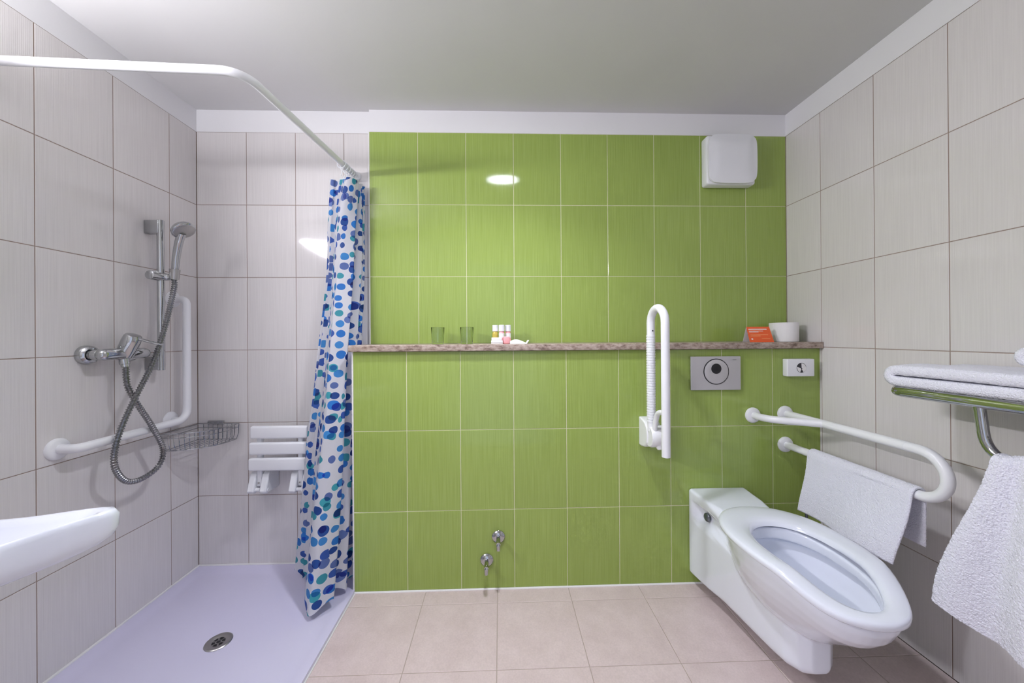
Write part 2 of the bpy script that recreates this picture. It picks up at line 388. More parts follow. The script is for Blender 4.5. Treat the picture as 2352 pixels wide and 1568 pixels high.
# front wall behind the camera, ceiling
DX0, DX1, DZ = 1.05, 2.05, 2.08  # unseen opening, added so the world light can fill from the front
struct('wall_front', MB().box((-0.15, YF-0.1, -0.05), (DX0, YF, H+0.05)).box((DX1, YF-0.1, -0.05), (W+0.15, YF, H+0.05)).box((DX0, YF-0.1, DZ), (DX1, YF, H+0.05)), 'paint', 'white wall behind the viewer with an opening added for fill light', 'wall')
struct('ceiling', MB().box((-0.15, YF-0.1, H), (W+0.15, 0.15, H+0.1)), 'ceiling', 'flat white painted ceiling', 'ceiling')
# floor
XT = 0.882; YT = -0.98
fl = struct('floor', MB().box((-0.15, YF-0.1, -0.12), (W+0.15, 0.15, -0.03)), 'grout_floor', 'floor of beige stoneware tiles', 'floor')
part('grout', MB().box((XT+0.004, YF, -0.03), (W, -0.1, -0.0012)), 'grout_floor', fl, smooth=False)
part('grout', MB().box((0, YF, -0.03), (XT+0.004, YT-0.004, -0.0012)), 'grout_floor', fl, smooth=False)
fx = [XT+0.004]+[1.2115+0.3335*k for k in range(6)]+[W]
fy = [-DL+0.0, -0.3085]+[-0.3085-0.3255*k for k in range(1, 7)]+[YF]
lay_tiles(fl, fx, fy, 'tile_floor', lambda u, v: ((u, v, -TT), (-PI/2, 0, 0)))
fx2 = [0.0, 0.211, 0.5445, XT+0.004]
lay_tiles(fl, fx2, [YT-0.004]+[y for y in fy if y < YT-0.01], 'tile_floor', lambda u, v: ((u, v, -TT), (-PI/2, 0, 0)))

# ------------------------------------------------------------------ shower tray
tray = thing('shower_tray', 'flat white shower tray in the left corner with a round drain', 'shower tray', (0, 0, 0))
mb = MB(); nx, ny = 44, 44; DX, DY = 0.455, -0.470
rows_ = []
for j in range(ny+1):
    y = YT + (0-YT)*j/ny; r_ = []
    for i in range(nx+1):
        x = XT*i/nx
        e = min(x, XT-x, -y, y-YT)
        rim = 1-sstep((e-0.012)/0.05)
        d = math.hypot(x-DX, y-DY)
        z = 0.004+0.010*rim-0.006*(1-sstep(d/0.35))
        r_.append((x, y, z))
    rows_.append(r_)
mb.loft(rows_, cap=False, closed=False)
rim = [rows_[0], [(p[0], p[1], -0.03) for p in rows_[0]]]
mb.loft(rim, cap=False, closed=False)
mb.loft([[r[-1] for r in rows_], [(r[-1][0], r[-1][1], -0.03) for r in rows_]], cap=False, closed=False)
part('tray_shell', mb, 'acrylic', tray, angle=60)
part('sealant', MB().tube([(0.003, YT, 0.014), (0.003, -0.003, 0.014), (XT, -0.003, 0.014)], 0.006, 8), 'silicone', tray)
part('edge_joint', MB().box((XT-0.002, YT, -0.02), (XT+0.0055, -DL, 0.0012)), 'silicone', tray, smooth=False)
dr = part('drain_ring', MB().lathe([(-0.004, 0.046), (0.002, 0.046), (0.0045, 0.043), (0.004, 0.030), (0.0015, 0.026), (0.001, 0.02), (0.001, 0.0005)], (DX, DY, -0.002), (0, 0, 1), 36), 'steel', tray)
mb = MB()
mb.lathe([(0, 0.007), (0.0004, 0.007), (0.0004, 0.0003)], (DX, DY, -0.0008), (0, 0, 1), 14)
part('drain_hole', mb, 'dark', dr)
for k in range(6):
    a0 = 2*PI*k/6+0.16; a1 = 2*PI*(k+1)/6-0.16; pts = []
    sec0 = [(DX+math.cos(a0+(a1-a0)*i/6)*0.011, DY+math.sin(a0+(a1-a0)*i/6)*0.011, -0.0004) for i in range(7)]
    sec1 = [(DX+math.cos(a0+(a1-a0)*i/6)*0.022, DY+math.sin(a0+(a1-a0)*i/6)*0.022, -0.0004) for i in range(7)]
    part('drain_hole', MB().loft([sec0, sec1], cap=False, closed=False), 'dark', dr, smooth=False)

# ------------------------------------------------------------------ stone ledge
led = solo('stone_ledge', MB().rbox((0.866, -0.241, 1.1195), (W-0.001, -DG-0.0005, 1.150), 0.003), 'stone', 'long brown marble ledge capping the green half wall', 'ledge', loc=(0.866, -0.13, 1.1195))

# ------------------------------------------------------------------ ceiling light, tube light
t = thing('ceiling_light', 'round flush white ceiling light in the middle of the room', 'ceiling light', (1.592, -0.80, H))
part('housing', MB().lathe([(0, 0.092), (0.018, 0.09), (0.024, 0.084), (0.024, 0.074), (0.012, 0.072)], (1.592, -0.80, H), (0, 0, -1), 40), 'plastic', t)
part('diffuser', MB().lathe([(0.012, 0.0715), (0.020, 0.070), (0.024, 0.05), (0.026, 0.001)], (1.592, -0.80, H), (0, 0, -1), 24), 'lamp_ceiling', t)
bl = bpy.data.lights.new('added_beam', 'AREA'); bl.shape = 'DISK'; bl.size = 0.13; bl.energy = ADDED_BEAM_WATTS; bl.color = CEIL_COL; bl.spread = math.radians(118)  # added lamp, separate from the glowing diffuser
bo_ = bpy.data.objects.new('added_beam', bl); COL.objects.link(bo_); bo_.parent = t; bo_.location = (0, 0, -0.028)
t = thing('tube_light', 'white tube light on the left wall above the washbasin', 'wall light', (0.0, -1.34, 1.94))
part('backplate', MB().rbox((0.0005, -1.66, 1.945), (0.035, -1.03, 1.995), 0.006), 'plastic', t)
part('added_light_shield', MB().rbox((0.030, -1.655, 1.934), (0.083, -1.035, 1.939), 0.002), 'plastic', t)  # added to keep the tube's downward light off the basin
part('end_cap', MB().lathe([(0, 0.026), (0.02, 0.026)], (0.062, -1.065, 1.97), (0, 1, 0), 20), 'plastic', t)
part('end_cap', MB().lathe([(0, 0.026), (0.02, 0.026)], (0.062, -1.635, 1.97), (0, -1, 0), 20), 'plastic', t)
part('tube', MB().tube([(0.062, -1.635, 1.97), (0.062, -1.065, 1.97)], 0.022, 12), 'lamp_tube', t)

# ------------------------------------------------------------------ curtain rail and curtain
RZ = 2.03
t = thing('curtain_rail', 'white L-shaped shower curtain rail below the ceiling', 'rail', (0.0, -0.775, RZ))
path = fillet([(0.0, -0.785, RZ), (0.755, -0.755, RZ), (0.815, -0.0005, RZ)], 0.075, 12)
part('rail_tube', MB().tube(path, 0.0135, 16), 'powder', t)
flange((0.0003, -0.785, RZ), (1, 0, 0), 0.03, t); flange((0.815, -0.0003, RZ), (0, -1, 0), 0.026, t)

cur = thing('shower_curtain', 'white shower curtain with blue and teal dots drawn against the wall', 'curtain', (0.76, -0.18, 0.02))
LEVELS = [
 (1.985, [(.700, -.050), (.728, -.082), (.750, -.068), (.785, -.100), (.838, -.150), (.866, -.105), (.846, -.082), (.872, -.066), (.850, -.050), (.874, -.038), (.858, -.026)]),
 (1.760, [(.692, -.050), (.715, -.080), (.735, -.072), (.755, -.095), (.792, -.142), (.852, -.112), (.832, -.088), (.868, -.072), (.845, -.055), (.871, -.042), (.855, -.028)]),
 (1.480, [(.686, -.052), (.705, -.080), (.724, -.078), (.738, -.095), (.766, -.136), (.840, -.122), (.820, -.096), (.864, -.080), (.838, -.060), (.866, -.046), (.850, -.030)]),
 (0.950, [(.643, -.100), (.668, -.116), (.692, -.120), (.712, -.142), (.765, -.215), (.834, -.188), (.814, -.156), (.856, -.140), (.828, -.106), (.857, -.080), (.845, -.040)]),
 (0.600, [(.612, -.132), (.642, -.146), (.668, -.152), (.692, -.180), (.760, -.275), (.832, -.235), (.810, -.196), (.854, -.175), (.824, -.135), (.855, -.100), (.844, -.050)]),
 (0.030, [(.545, -.105), (.600, -.142), (.636, -.155), (.664, -.200), (.750, -.388), (.826, -.325), (.800, -.270), (.848, -.235), (.815, -.185), (.850, -.130), (.840, -.060)])]
LV = [spline([(x, y, 0) for x, y in lv], 12) for _, lv in LEVELS]
ZL_ = [z for z, _ in LEVELS]
ncol = len(LV[0]); nrow = 80
secs = []; uvs = []
ul = [0.0]
for i in range(1, ncol): ul.append(ul[-1]+max((LV[3][i]-LV[3][i-1]).length, (LV[5][i]-LV[5][i-1]).length)*1.05)
# smooth columns: Catmull-Rom through the levels
cols = []
for i in range(ncol):
    pts = [Vector((lv[i].x, lv[i].y, z)) for lv, z in zip(LV, ZL_)]
    cols.append(spline(pts, 16))
for r in range(len(cols[0])):
    sec = []
    for i in range(ncol):
        p = cols[i][r]; t_ = r/(len(cols[0])-1)
        wob = 0.0030*math.sin(t_*9+i*0.5)+0.0018*math.sin(t_*23+i*0.9)
        z = p.z+(0.012*math.sin(i*0.35)+0.01)*t_**3-0.022*(1-t_)**6*min(1, ul[i]/0.3)
        sec.append((min(p.x+wob, 0.8625 if p.z < 1.3 else 0.878), min(p.y+wob*0.6, -0.012), z)); uvs.append((ul[i], z))
    secs.append(sec)
mb = MB().loft(secs, cap=False, closed=False)
me = mb.mesh('fabric', cur.location, True, 180)
uvl = me.uv_layers.new(name='UVMap')
for lp in me.loops: uvl.data[lp.index].uv = uvs[lp.vertex_index]
part('fabric', me, 'curtain', cur)
# white header hem and hooks on the rail
hem = MB().tube([Vector(p)+Vector((0, 0, 0.0)) for p in secs[0]], 0.0022, 6); part('header_hem', hem, 'plastic', cur)
for k, yy in enumerate((-0.035, -0.055, -0.075, -0.098, -0.122, -0.150)):
    xx = 0.815-0.06*(-yy/0.755)
    ring = [Vector((xx+0.019*math.cos(a), yy+0.004*math.sin(a), RZ-0.006+0.021*math.sin(a))) for a in [2*PI*i/18 for i in range(18)]]
    rg = MB().tube(ring, 0.0024, 6, loop=True)
    rg.tube([(xx, yy, RZ-0.028), (xx+0.003, yy, RZ-0.045), (xx-0.002, yy, RZ-0.062)], 0.0025, 6)
    part('curtain_ring', rg, 'plastic', cur)

# ------------------------------------------------------------------ shower mixer, slide bar, hand shower
mx_ = thing('shower_mixer', 'chrome shower mixer tap on the left wall', 'tap', (0.0, -0.434, 1.10))
for yy in (-0.509, -0.359):
    part('wall_flange', MB().lathe([(0, 0.036), (0.010, 0.036), (0.022, 0.033), (0.028, 0.026), (0.028, 0.016)], (0.0003, yy, 1.127), (1, 0, 0)), 'chrome', mx_)
    part('union', MB().lathe([(0.02, 0.017), (0.036, 0.017), (0.037, 0.021), (0.055, 0.021), (0.06, 0.018)], (0.0, yy, 1.127), (1, 0, 0), 20), 'chrome', mx_)
part('body', MB().tube([(0.068, -0.530, 1.127), (0.068, -0.524, 1.127), (0.068, -0.51, 1.127), (0.068, -0.47, 1.128), (0.068, -0.44, 1.128), (0.068, -0.40, 1.128), (0.068, -0.358, 1.127), (0.068, -0.344, 1.127), (0.068, -0.338, 1.127)],
                       [0.010, 0.018, 0.022, 0.022, 0.026, 0.022, 0.022, 0.018, 0.010], 22), 'chrome', mx_)
ax = Vector((0.036, 0.0, 0.080)).normalized()
part('cartridge_housing', MB().lathe([(0, 0.027), (0.03, 0.0295), (0.060, 0.0295), (0.080, 0.028), (0.087, 0.024), (0.089, 0.001)], (0.068, -0.432, 1.122), ax), 'chrome', mx_)
part('lever', MB().tube([(0.088, -0.432, 1.192), (0.120, -0.425, 1.186), (0.150, -0.417, 1.174), (0.182, -0.409, 1.164), (0.192, -0.407, 1.163)], [0.012, 0.0105, 0.0085, 0.010, 0.005], 14, flat=(0.55, 1.2)), 'chrome', mx_)
part('outlet', MB().lathe([(0, 0.016), (0.022, 0.016), (0.023, 0.0125), (0.034, 0.0125)], (0.070, -0.437, 1.108), (0.15, 0, -1), 18), 'chrome', mx_)

sb = thing('slide_bar', 'chrome shower slide bar with square brackets on the left wall', 'shower rail', (0.0, -0.265, 1.05))
part('bar', MB().tube([(0.058, -0.265, 1.047), (0.058, -0.265, 1.712)], 0.0135, 20), 'chrome', sb)
for zz in (1.049, 1.652):
    part('bracket', MB().rbox((0.0003, -0.2815, zz), (0.062, -0.2485, zz+0.058), 0.0025), 'chrome', sb)
sl = part('slider', MB().tube([(0.058, -0.322, 1.462), (0.058, -0.318, 1.462), (0.058, -0.30, 1.462), (0.062, -0.265, 1.462), (0.080, -0.252, 1.462), (0.098, -0.250, 1.464)], [0.012, 0.019, 0.020, 0.0185, 0.015, 0.015], 16), 'chrome', sb)
part('cradle', MB().lathe([(0, 0.017), (0.045, 0.0195), (0.046, 0.0145)], (0.103, -0.250, 1.452), (0.10, -0.04, 1)), 'steel', sl)

hs = thing('hand_shower', 'chrome hand shower in its cradle with a looped metal hose', 'shower head', (0.108, -0.252, 1.45))
hp = spline([(0.104, -0.2505, 1.452), (0.110, -0.253, 1.50), (0.120, -0.258, 1.555), (0.137, -0.266, 1.61), (0.160, -0.277, 1.652)], 6)
part('handle', MB().tube(hp, [0.0105+0.0035*sstep(i/10)+0.002*sstep((i-10)/14) for i in range(len(hp))], 18), 'chrome', hs)
hd = Vector((0.62, -0.10, -0.78)).normalized(); hc = Vector((0.168, -0.281, 1.668))
he = part('spray_head', MB().lathe([(-0.022, 0.006), (-0.020, 0.02), (-0.012, 0.036), (0.0, 0.045), (0.008, 0.046), (0.012, 0.043), (0.013, 0.040)], hc, hd, 32), 'chrome', hs)
part('spray_face', MB().lathe([(0.0125, 0.040), (0.0135, 0.038), (0.014, 0.001)], hc, hd, 28), 'steel', he)
HP = [(.078, -.437, 1.076), (.084, -.442, 1.03), (.09, -.440, .99), (.098, -.41, .917), (.10, -.353, .816), (.10, -.306, .71), (.098, -.325, .641), (.09, -.391, .612), (.09, -.452, .628), (.098, -.499, .695),
      (.104, -.505, .771), (.108, -.478, .863), (.115, -.428, .973), (.12, -.368, 1.091), (.118, -.313, 1.238), (.112, -.275, 1.355), (.105, -.252, 1.42), (.103, -.2500, 1.455)]
hose = spline(HP, 26)
# even resampling, then corrugation
cum = [0.0]
for i in range(1, len(hose)): cum.append(cum[-1]+(hose[i]-hose[i-1]).length)
nring = 150; pts = []; rr = []; k = 0
for i in range(nring*4):
    s = cum[-1]*i/(nring*4-1)
    while k < len(cum)-2 and cum[k+1] < s: k += 1
    f = (s-cum[k])/max(1e-9, cum[k+1]-cum[k]); pts.append(hose[k].lerp(hose[k+1], f)); rr.append((0.0108, 0.0108, 0.0078, 0.0078)[i % 4])
part('hose', MB().tube(pts, rr, 12), 'hose_metal', hs, angle=25)

# ------------------------------------------------------------------ L-shaped grab bar
gb = thing('angled_grab_bar', 'white L-shaped grab bar on the left wall of the shower', 'grab bar', (0.0, -0.375, 0.79))
GO = 0.072
part('tube', MB().tube(fillet([(0.006, -0.598, 0.800), (GO, -0.598, 0.800), (GO, -0.150, 0.803), (GO, -0.150, 1.374), (0.006, -0.142, 1.374)], [0.055, 0.06, 0.06], 10), 0.0162, 18), 'powder', gb)
part('stub', MB().tube(fillet([(0.006, -0.158, 0.803), (GO*0.6, -0.162, 0.803), (GO, -0.195, 0.803)], 0.03, 8), 0.013, 14), 'powder', gb)
for y_, z_ in ((-0.598, 0.800), (-0.158, 0.803), (-0.142, 1.374)): flange((0.0003, y_, z_), (1, 0, 0), 0.038, gb)

# ------------------------------------------------------------------ corner wire basket
cb = thing('corner_basket', 'chrome wire soap basket hung in the shower corner', 'basket', (0.09, -0.09, 0.65))
def quarter(R, z, n=20, off=0.012):
    pts = [(off, -off, z), (R*0.8, -off, z)]
    for i in range(n+1):
        a = PI/2*i/n
        # flattened front: between a straight diagonal and a circle
        x = off+(R-off)*math.cos(a)**0.85 if a < PI/2 else off; y = off+(R-off)*math.sin(a)**0.85
        pts.append((x, -y, z))
    pts.append((off, -R*0.8, z)); return pts
RB = 0.215
part('rim_wire', MB().tube(quarter(RB, 0.748), 0.0028, 8, loop=True), 'chrome', cb)
part('rim_wire', MB().tube(quarter(RB*0.995, 0.728), 0.0020, 8, loop=True), 'chrome', cb)
part('base_wire', MB().tube(quarter(RB*0.94, 0.668), 0.0026, 8, loop=True), 'chrome', cb)
qt = quarter(RB, 0.748, 16); qb = quarter(RB*0.94, 0.668, 16)
for i in range(2, 19):
    part('upright_wire', MB().tube([qt[i], (qt[i][0]*0.99, qt[i][1]*0.99, 0.70), qb[i]], 0.0017, 6), 'chrome', cb)
for k in range(1, 8):
    x = 0.012+0.19*k/8
    yy = -0.012-(RB*0.94-0.012)*max(0.02, (1-((x-0.012)/(RB*0.94-0.012))**2.3))**0.5
    part('upright_wire', MB().tube([(x, -0.010, 0.748), (x, -0.010, 0.67), (x, -0.014, 0.666), (x, yy, 0.666)], 0.0017, 6), 'chrome', cb)
part('wall_plate', MB().rbox((0.055, -0.010, 0.742), (0.135, -0.0003, 0.762), 0.002), 'chrome', cb)

# ------------------------------------------------------------------ folding shower seat
fs = thing('folding_shower_bench', 'white slatted shower seat folded up against the wall', 'seat', (0.465, -0.06, 0.42))
for z0_, z1_, dx in ((0.690, 0.752, 0.006), (0.611, 0.672, 0.0), (0.532, 0.595, -0.004)):
    part('slat', MB().rbox((0.326+dx, -0.108, z0_), (0.606+dx, -0.082, z1_), 0.010, 4), 'plastic', fs)
for xx in (0.366, 0.566):
    part('arm', MB().rbox((xx-0.012, -0.090, 0.45), (xx+0.012, -0.066, 0.735), 0.006), 'plastic', fs)
    for sx in (-1, 1):
        xo = xx+sx*0.030
        side = [(0.0, 0.420), (-0.10, 0.420), (-0.115, 0.432), (-0.088, 0.510), (-0.07, 0.522), (-0.02, 0.522), (0.0, 0.500)]
        mb = MB().loft([[(xo-0.017, y-0.0005, z) for y, z in side], [(xo+0.017, y-0.0005, z) for y, z in side]])
        bk = part('bracket_cheek', mb, 'plastic', fs, angle=30)
        md = bk.modifiers.new('bevel', 'BEVEL'); md.width = 0.007; md.segments = 3
    part('pivot', MB().lathe([(-0.05, 0.009), (0.05, 0.009)], (xx, -0.094, 0.437), (1, 0, 0), 16), 'plastic', fs)
    part('screw', MB().lathe([(0, 0.004), (0.003, 0.0035)], (xx, -0.092, 0.470), (0, -1, 0), 10), 'steel', fs)

# ------------------------------------------------------------------ extractor fan
ef = thing('extractor_fan', 'square white extractor fan high on the green wall', 'fan', (2.775, -DG, 1.97))
part('back_frame', MB().rbox((2.645, -0.078, 1.970), (2.902, -DG-0.0005, 2.226), 0.012), 'plastic', ef)
mb = MB(); nn = 16; grid = []
for j in range(nn+1):
    row = []
    for i in range(nn+1):
        u = i/nn*2-1; v = j/nn*2-1
        hx = 0.1265*(1+0.022*(1-v*v)); hz = 0.1245*(1+0.022*(1-u*u))
        ca = 1-0.30*max(0, (abs(u)**6)*(abs(v)**6))*0.35
        e = max(abs(u), abs(v))
        row.append((2.7745+u*hx*ca, -0.090-0.010*(1-sstep((e-0.55)/0.45)), 2.099+v*hz*ca))
    grid.append(row)
mb.loft(grid, cap=False, closed=False)
ring_i = [(0, i) for i in range(nn)]+[(j, nn) for j in range(nn)]+[(nn, nn-i) for i in range(nn)]+[(nn-j, 0) for j in range(nn)]
edge = [grid[j][i] for j, i in ring_i]
mb.loft([edge, [(p[0], -0.082, p[2]) for p in edge]], cap=False)
part('front_cover', mb, 'plastic', ef, angle=50)
part('shadow_gap', MB().box((2.662, -0.084, 1.988), (2.886, -0.076, 2.208)), 'dark_gap', ef, smooth=False)

# ------------------------------------------------------------------ flush plate
fp = thing('flush_plate', 'matt steel flush plate with round black sensor above the toilet', 'flush plate', (2.59, -DL, 0.92))
part('plate', MB().rbox((2.470, -DL-0.013, 0.924), (2.712, -DL-0.0035, 1.084), 0.002, 2), 'steel_plate', fp, smooth=False)
part('backing', MB().box((2.473, -DL-0.004, 0.927), (2.709, -DL-0.0003, 1.081)), 'dark_gap', fp, smooth=False)
cc = (2.592, -DL-0.0128, 1.012)
rg = part('button_groove', MB().lathe([(0, 0.062), (0.0008, 0.062), (0.0008, 0.058), (0, 0.058)], cc, (0, -1, 0), 44), 'dark', fp)
bt = part('button', MB().lathe([(0, 0.0575), (0.003, 0.0575), (0.0042, 0.055), (0.0030, 0.03), (0.0026, 0.001)], cc, (0, -1, 0), 44), 'steel_plate', fp)
part('sensor_window', MB().lathe([(0, 0.0245), (0.0040, 0.0245), (0.0046, 0.023), (0.0048, 0.001)], (2.591, cc[1], 1.026), (0, -1, 0), 32), 'dark', bt)
part('logo_mark', MB().box((2.672, -DL-0.0134, 1.0665), (2.690, -DL-0.0128, 1.0680)), 'dark_gap', fp, smooth=False)

# ------------------------------------------------------------------ hygiene bag dispenser
bd = thing('bag_dispenser', 'small white hygiene bag dispenser right of the flush plate', 'dispenser', (2.99, -DL, 0.987))
part('box', MB().rbox((2.925, -DL-0.032, 0.987), (3.058, -DL-0.0005, 1.070), 0.004), 'plastic', bd)
oc = (2.993, -DL-0.0318, 1.028)
op = part('opening', MB().lathe([(0, 0.0235), (0.0006, 0.0235), (0.0007, 0.001)], oc, (0, -1, 0), 30), 'dark_gap', bd)
for k, (a0, rr_) in enumerate(((2.9, 0.0225), (5.1, 0.0225), (0.1, 0.021))):
    sec0 = [(oc[0], oc[1]-0.0015, oc[2]-0.004)]*9; sec1 = [(oc[0]+rr_*math.cos(a0+1.5*i/8), oc[1]-0.0009-0.0012*math.sin(PI*i/8), oc[2]+rr_*math.sin(a0+1.5*i/8)) for i in range(9)]
    part('bag', MB().loft([sec1, [tuple(Vector(a).lerp(Vector(b), 0.85)) for a, b in zip(sec1, sec0)]], cap=False, closed=False), 'paper', op)

# ------------------------------------------------------------------ fold-up support rail
dr_ = thing('folding_grab_rail', 'white support rail with ribbed grip folded up beside the toilet', 'grab rail', (2.24, -DL, 0.67))
FY, NY, FX, NX = -0.322, -0.450, 2.239, 2.246
arc = [(FX+(NX-FX)*(1-math.cos(a))/2, (FY+NY)/2+(FY-NY)/2*math.cos(a), 1.240+0.064*math.sin(a)) for a in [PI*i/16 for i in range(17)]]
part('tube', MB().tube([(FX, FY, 0.76), (FX, FY, 1.20)]+arc+[(NX, NY, 1.2), (NX, NY, 0.684)], 0.0172, 20), 'powder', dr_)
gp = []; gr = []
for i in range(34):
    z = 0.80+0.0115*i
    gp += [(FX, FY, z), (FX, FY, z+0.0072), (FX, FY, z+0.0080), (FX, FY, z+0.0105)]; gr += [0.0192, 0.0192, 0.0174, 0.0174]
part('ribbed_grip', MB().tube(gp, gr, 20), 'plastic', dr_, angle=25)
part('screw_cap', MB().lathe([(0, 0.004), (0.001, 0.003)], (FX+0.002, FY-0.0168, 1.207), (0, -1, 0), 10), 'dark_gap', dr_)
part('end_cap', MB().lathe([(0, 0.0168), (0.002, 0.012), (0.0022, 0.001)], (NX, NY, 0.684), (0, 0, -1), 20), 'powder', dr_)
side = [(-DL-0.0005, 0.668), (-0.245, 0.668), (-0.285, 0.676), (-0.312, 0.70), (-0.320, 0.735), (-0.312, 0.77), (-0.29, 0.79), (-0.25, 0.800), (-DL-0.0005, 0.803)]
hg = part('hinge_block', MB().loft([[(2.221, y, z) for y, z in side], [(2.290, y, z) for y, z in side]]), 'powder', dr_, angle=30)
md = hg.modifiers.new('bevel', 'BEVEL'); md.width = 0.006; md.segments = 3
part('hinge_drum', MB().lathe([(0, 0.044), (0.006, 0.048), (0.060, 0.048), (0.066, 0.044)], (2.226, -0.322, 0.735), (1, 0, 0), 28), 'powder', dr_)
part('brace', MB().tube(spline([(2.243, -0.345, 0.755), (2.243, -0.362, 0.815), (2.243, -0.385, 0.850), (2.245, -0.425, 0.862), (2.246, -0.448, 0.852)], 6), 0.011, 14), 'powder', dr_)
part('stop_knob', MB().lathe([(0, 0.012), (0.010, 0.013), (0.018, 0.009), (0.020, 0.001)], (2.262, -0.345, 0.700), (0.1, -0.4, -0.9), 16), 'powder', dr_)

# ------------------------------------------------------------------ fixed grab rail on the right, hand towel
gr_ = thing('looped_grab_rail', 'white looped grab rail with three wall flanges right of the toilet', 'grab rail', (2.93, -DL, 0.65))
RX = 2.935; ZU, ZL = 0.806, 0.657; RC = (ZU-ZL)/2; YS = -0.782
arc = [(RX, YS-RC*1.02*math.sin(a), (ZU+ZL)/2+RC*math.cos(a)) for a in [PI*i/18 for i in range(19)]]
part('tube', MB().tube([(RX, -DL-0.004, ZU), (RX, -0.5, ZU)]+arc+[(RX, -0.5, ZL), (RX, -DL-0.004, ZL)], 0.0165, 20), 'powder', gr_)
part('brace', MB().tube(spline([(2.776, -DL-0.004, 0.800), (2.779, -0.262, 0.800), (2.797, -0.305, 0.800), (2.835, -0.345, 0.801), (2.885, -0.385, 0.803), (2.930, -0.428, 0.806)], 6), 0.0163, 18), 'powder', gr_)
part('joint_ring', MB().lathe([(0, 0.0170), (0.003, 0.0170)], (RX, -0.748, ZU), (0, 1, 0), 20), 'plastic', gr_)
part('joint_ring', MB().lathe([(0, 0.0170), (0.003, 0.0170)], (RX, -0.428, ZU), (0, 1, 0), 20), 'plastic', gr_)
for x_, z_ in ((2.776, 0.800), (RX, ZU), (RX, ZL)): flange((x_, -DL-0.0003, z_), (0, -1, 0), 0.037, gr_)

def terry_sheet(fn, nu, nv, th, amp, name, loc, seed):
    """closed thick sheet from fn(u,v)->Vector with small pile noise"""
    from mathutils import noise
    P = [[Vector(fn(i/nu, j/nv)) for j in range(nv+1)] for i in range(nu+1)]
    def nrm(i, j):
        a = P[min(i+1, nu)][j]-P[max(i-1, 0)][j]; b = P[i][min(j+1, nv)]-P[i][max(j-1, 0)]
        n = a.cross(b); return n.normalized() if n.length > 1e-9 else Vector((0, 0, 1))
    A = []; B = []
    for i in range(nu+1):
        ra = []; rb = []
        for j in range(nv+1):
            n = nrm(i, j); p = P[i][j]
            e = min(i, nu-i)/nu*nu; e2 = min(j, nv-j)
            t_ = th*(0.35 if (i in (0, nu) or j in (0, nv)) else 1.0)
            h = amp*(noise.noise(p*310+Vector((seed, 0, 0)))+0.35*noise.noise(p*110))
            h2 = amp*(noise.noise(p*310+Vector((0, seed, 5)))+0.35*noise.noise(p*110+Vector((9, 0, 0))))
            ra.append(p+n*(t_/2+h)); rb.append(p-n*(t_/2+h2))
        A.append(ra); B.append(rb)
    mb = MB().loft(A, cap=False, closed=False)
    off = len(mb.v); mb.loft(B, cap=False, closed=False)
    w_ = nv+1
    idx = lambda i, j: i*w_+j
    for i in range(nu):
        mb.f.append((idx(i, 0), idx(i+1, 0), off+idx(i+1, 0), off+idx(i, 0))); mb.f.append((idx(i, nv), off+idx(i, nv), off+idx(i+1, nv), idx(i+1, nv)))
    for j in range(nv):
        mb.f.append((idx(0, j), off+idx(0, j), off+idx(0, j+1), idx(0, j+1))); mb.f.append((idx(nu, j), idx(nu, j+1), off+idx(nu, j+1), off+idx(nu, j)))
    return mb.mesh(name, loc, True, 180)

def hand_towel(u, v):
    # u along the rail (far -> near), v over the rail (front hem -> back hem)
    y0 = -0.372-0.410*u
    Lf = 0.245-0.005*u; Lb = 0.175; r = 0.0225
    arcl = PI*r; tot = Lf+arcl+Lb; s = v*tot
    if s < Lf:
        d = Lf-s; k = d/Lf
        x = RX-r-0.050*k**1.3-0.004*math.sin(u*7+k*3); z = ZL-d*0.985; y = y0+0.014*k*u-0.004*math.sin(k*5)+0.02*k*(1-u)*-0.2
        x += 0.010*k*math.sin(u*5.5+0.5)
    elif s < Lf+arcl:
        a = (s-Lf)/r; x = RX-r*math.cos(a); z = ZL+r*math.sin(a); y = y0
    else:
        d = s-Lf-arcl; k = d/Lb
        x = RX+r+0.004*k; z = ZL-d; y = y0+0.006*k
    return (x, y, z)
ht = thing('hand_towel', 'small white terry towel draped over the lower grab rail', 'towel', (2.93, -0.57, 0.41))
part('cloth', terry_sheet(hand_towel, 120, 150, 0.009, 0.0015, 'cloth', ht.location, 3.1), 'terry', ht)
hb = MB().tube([Vector(hand_towel(u/20, 0.12))+Vector((-0.004, 0, 0)) for u in range(5, 20)], 0.0022, 6); part('border_band', hb, 'terry', ht)

# ------------------------------------------------------------------ toilet
CX = 2.597
def egg(yb, yf, hw, n=48, nb=2.3, nf=2.15, ym=None):
    """outline in XY: yb back, yf front, widest at ym"""
    ym = ym if ym is not None else yb+(yf-yb)*0.45
    out = []
    for i in range(n):
        a = 2*PI*i/n; c, s_ = math.cos(a), math.sin(a)
        ex = nb if s_ > 0 else nf
        x = hw*math.copysign(abs(c)**(2/ex), c); ly = (yb-ym) if s_ > 0 else (ym-yf)
        y = ym+ly*math.copysign(abs(s_)**(2/ex), s_)
        out.append((x, y))
    return out
def dip(y): return 0.046*sstep((-0.80-y)/0.17)
def real_mesh(o):
    dg = bpy.context.evaluated_depsgraph_get(); dg.update()
    return bpy.data.meshes.new_from_object(o.evaluated_get(dg))
tl = thing('toilet', 'long white wall-hung toilet with an oval seat', 'toilet', (CX, -DL, 0.056))
bm_ = MB()
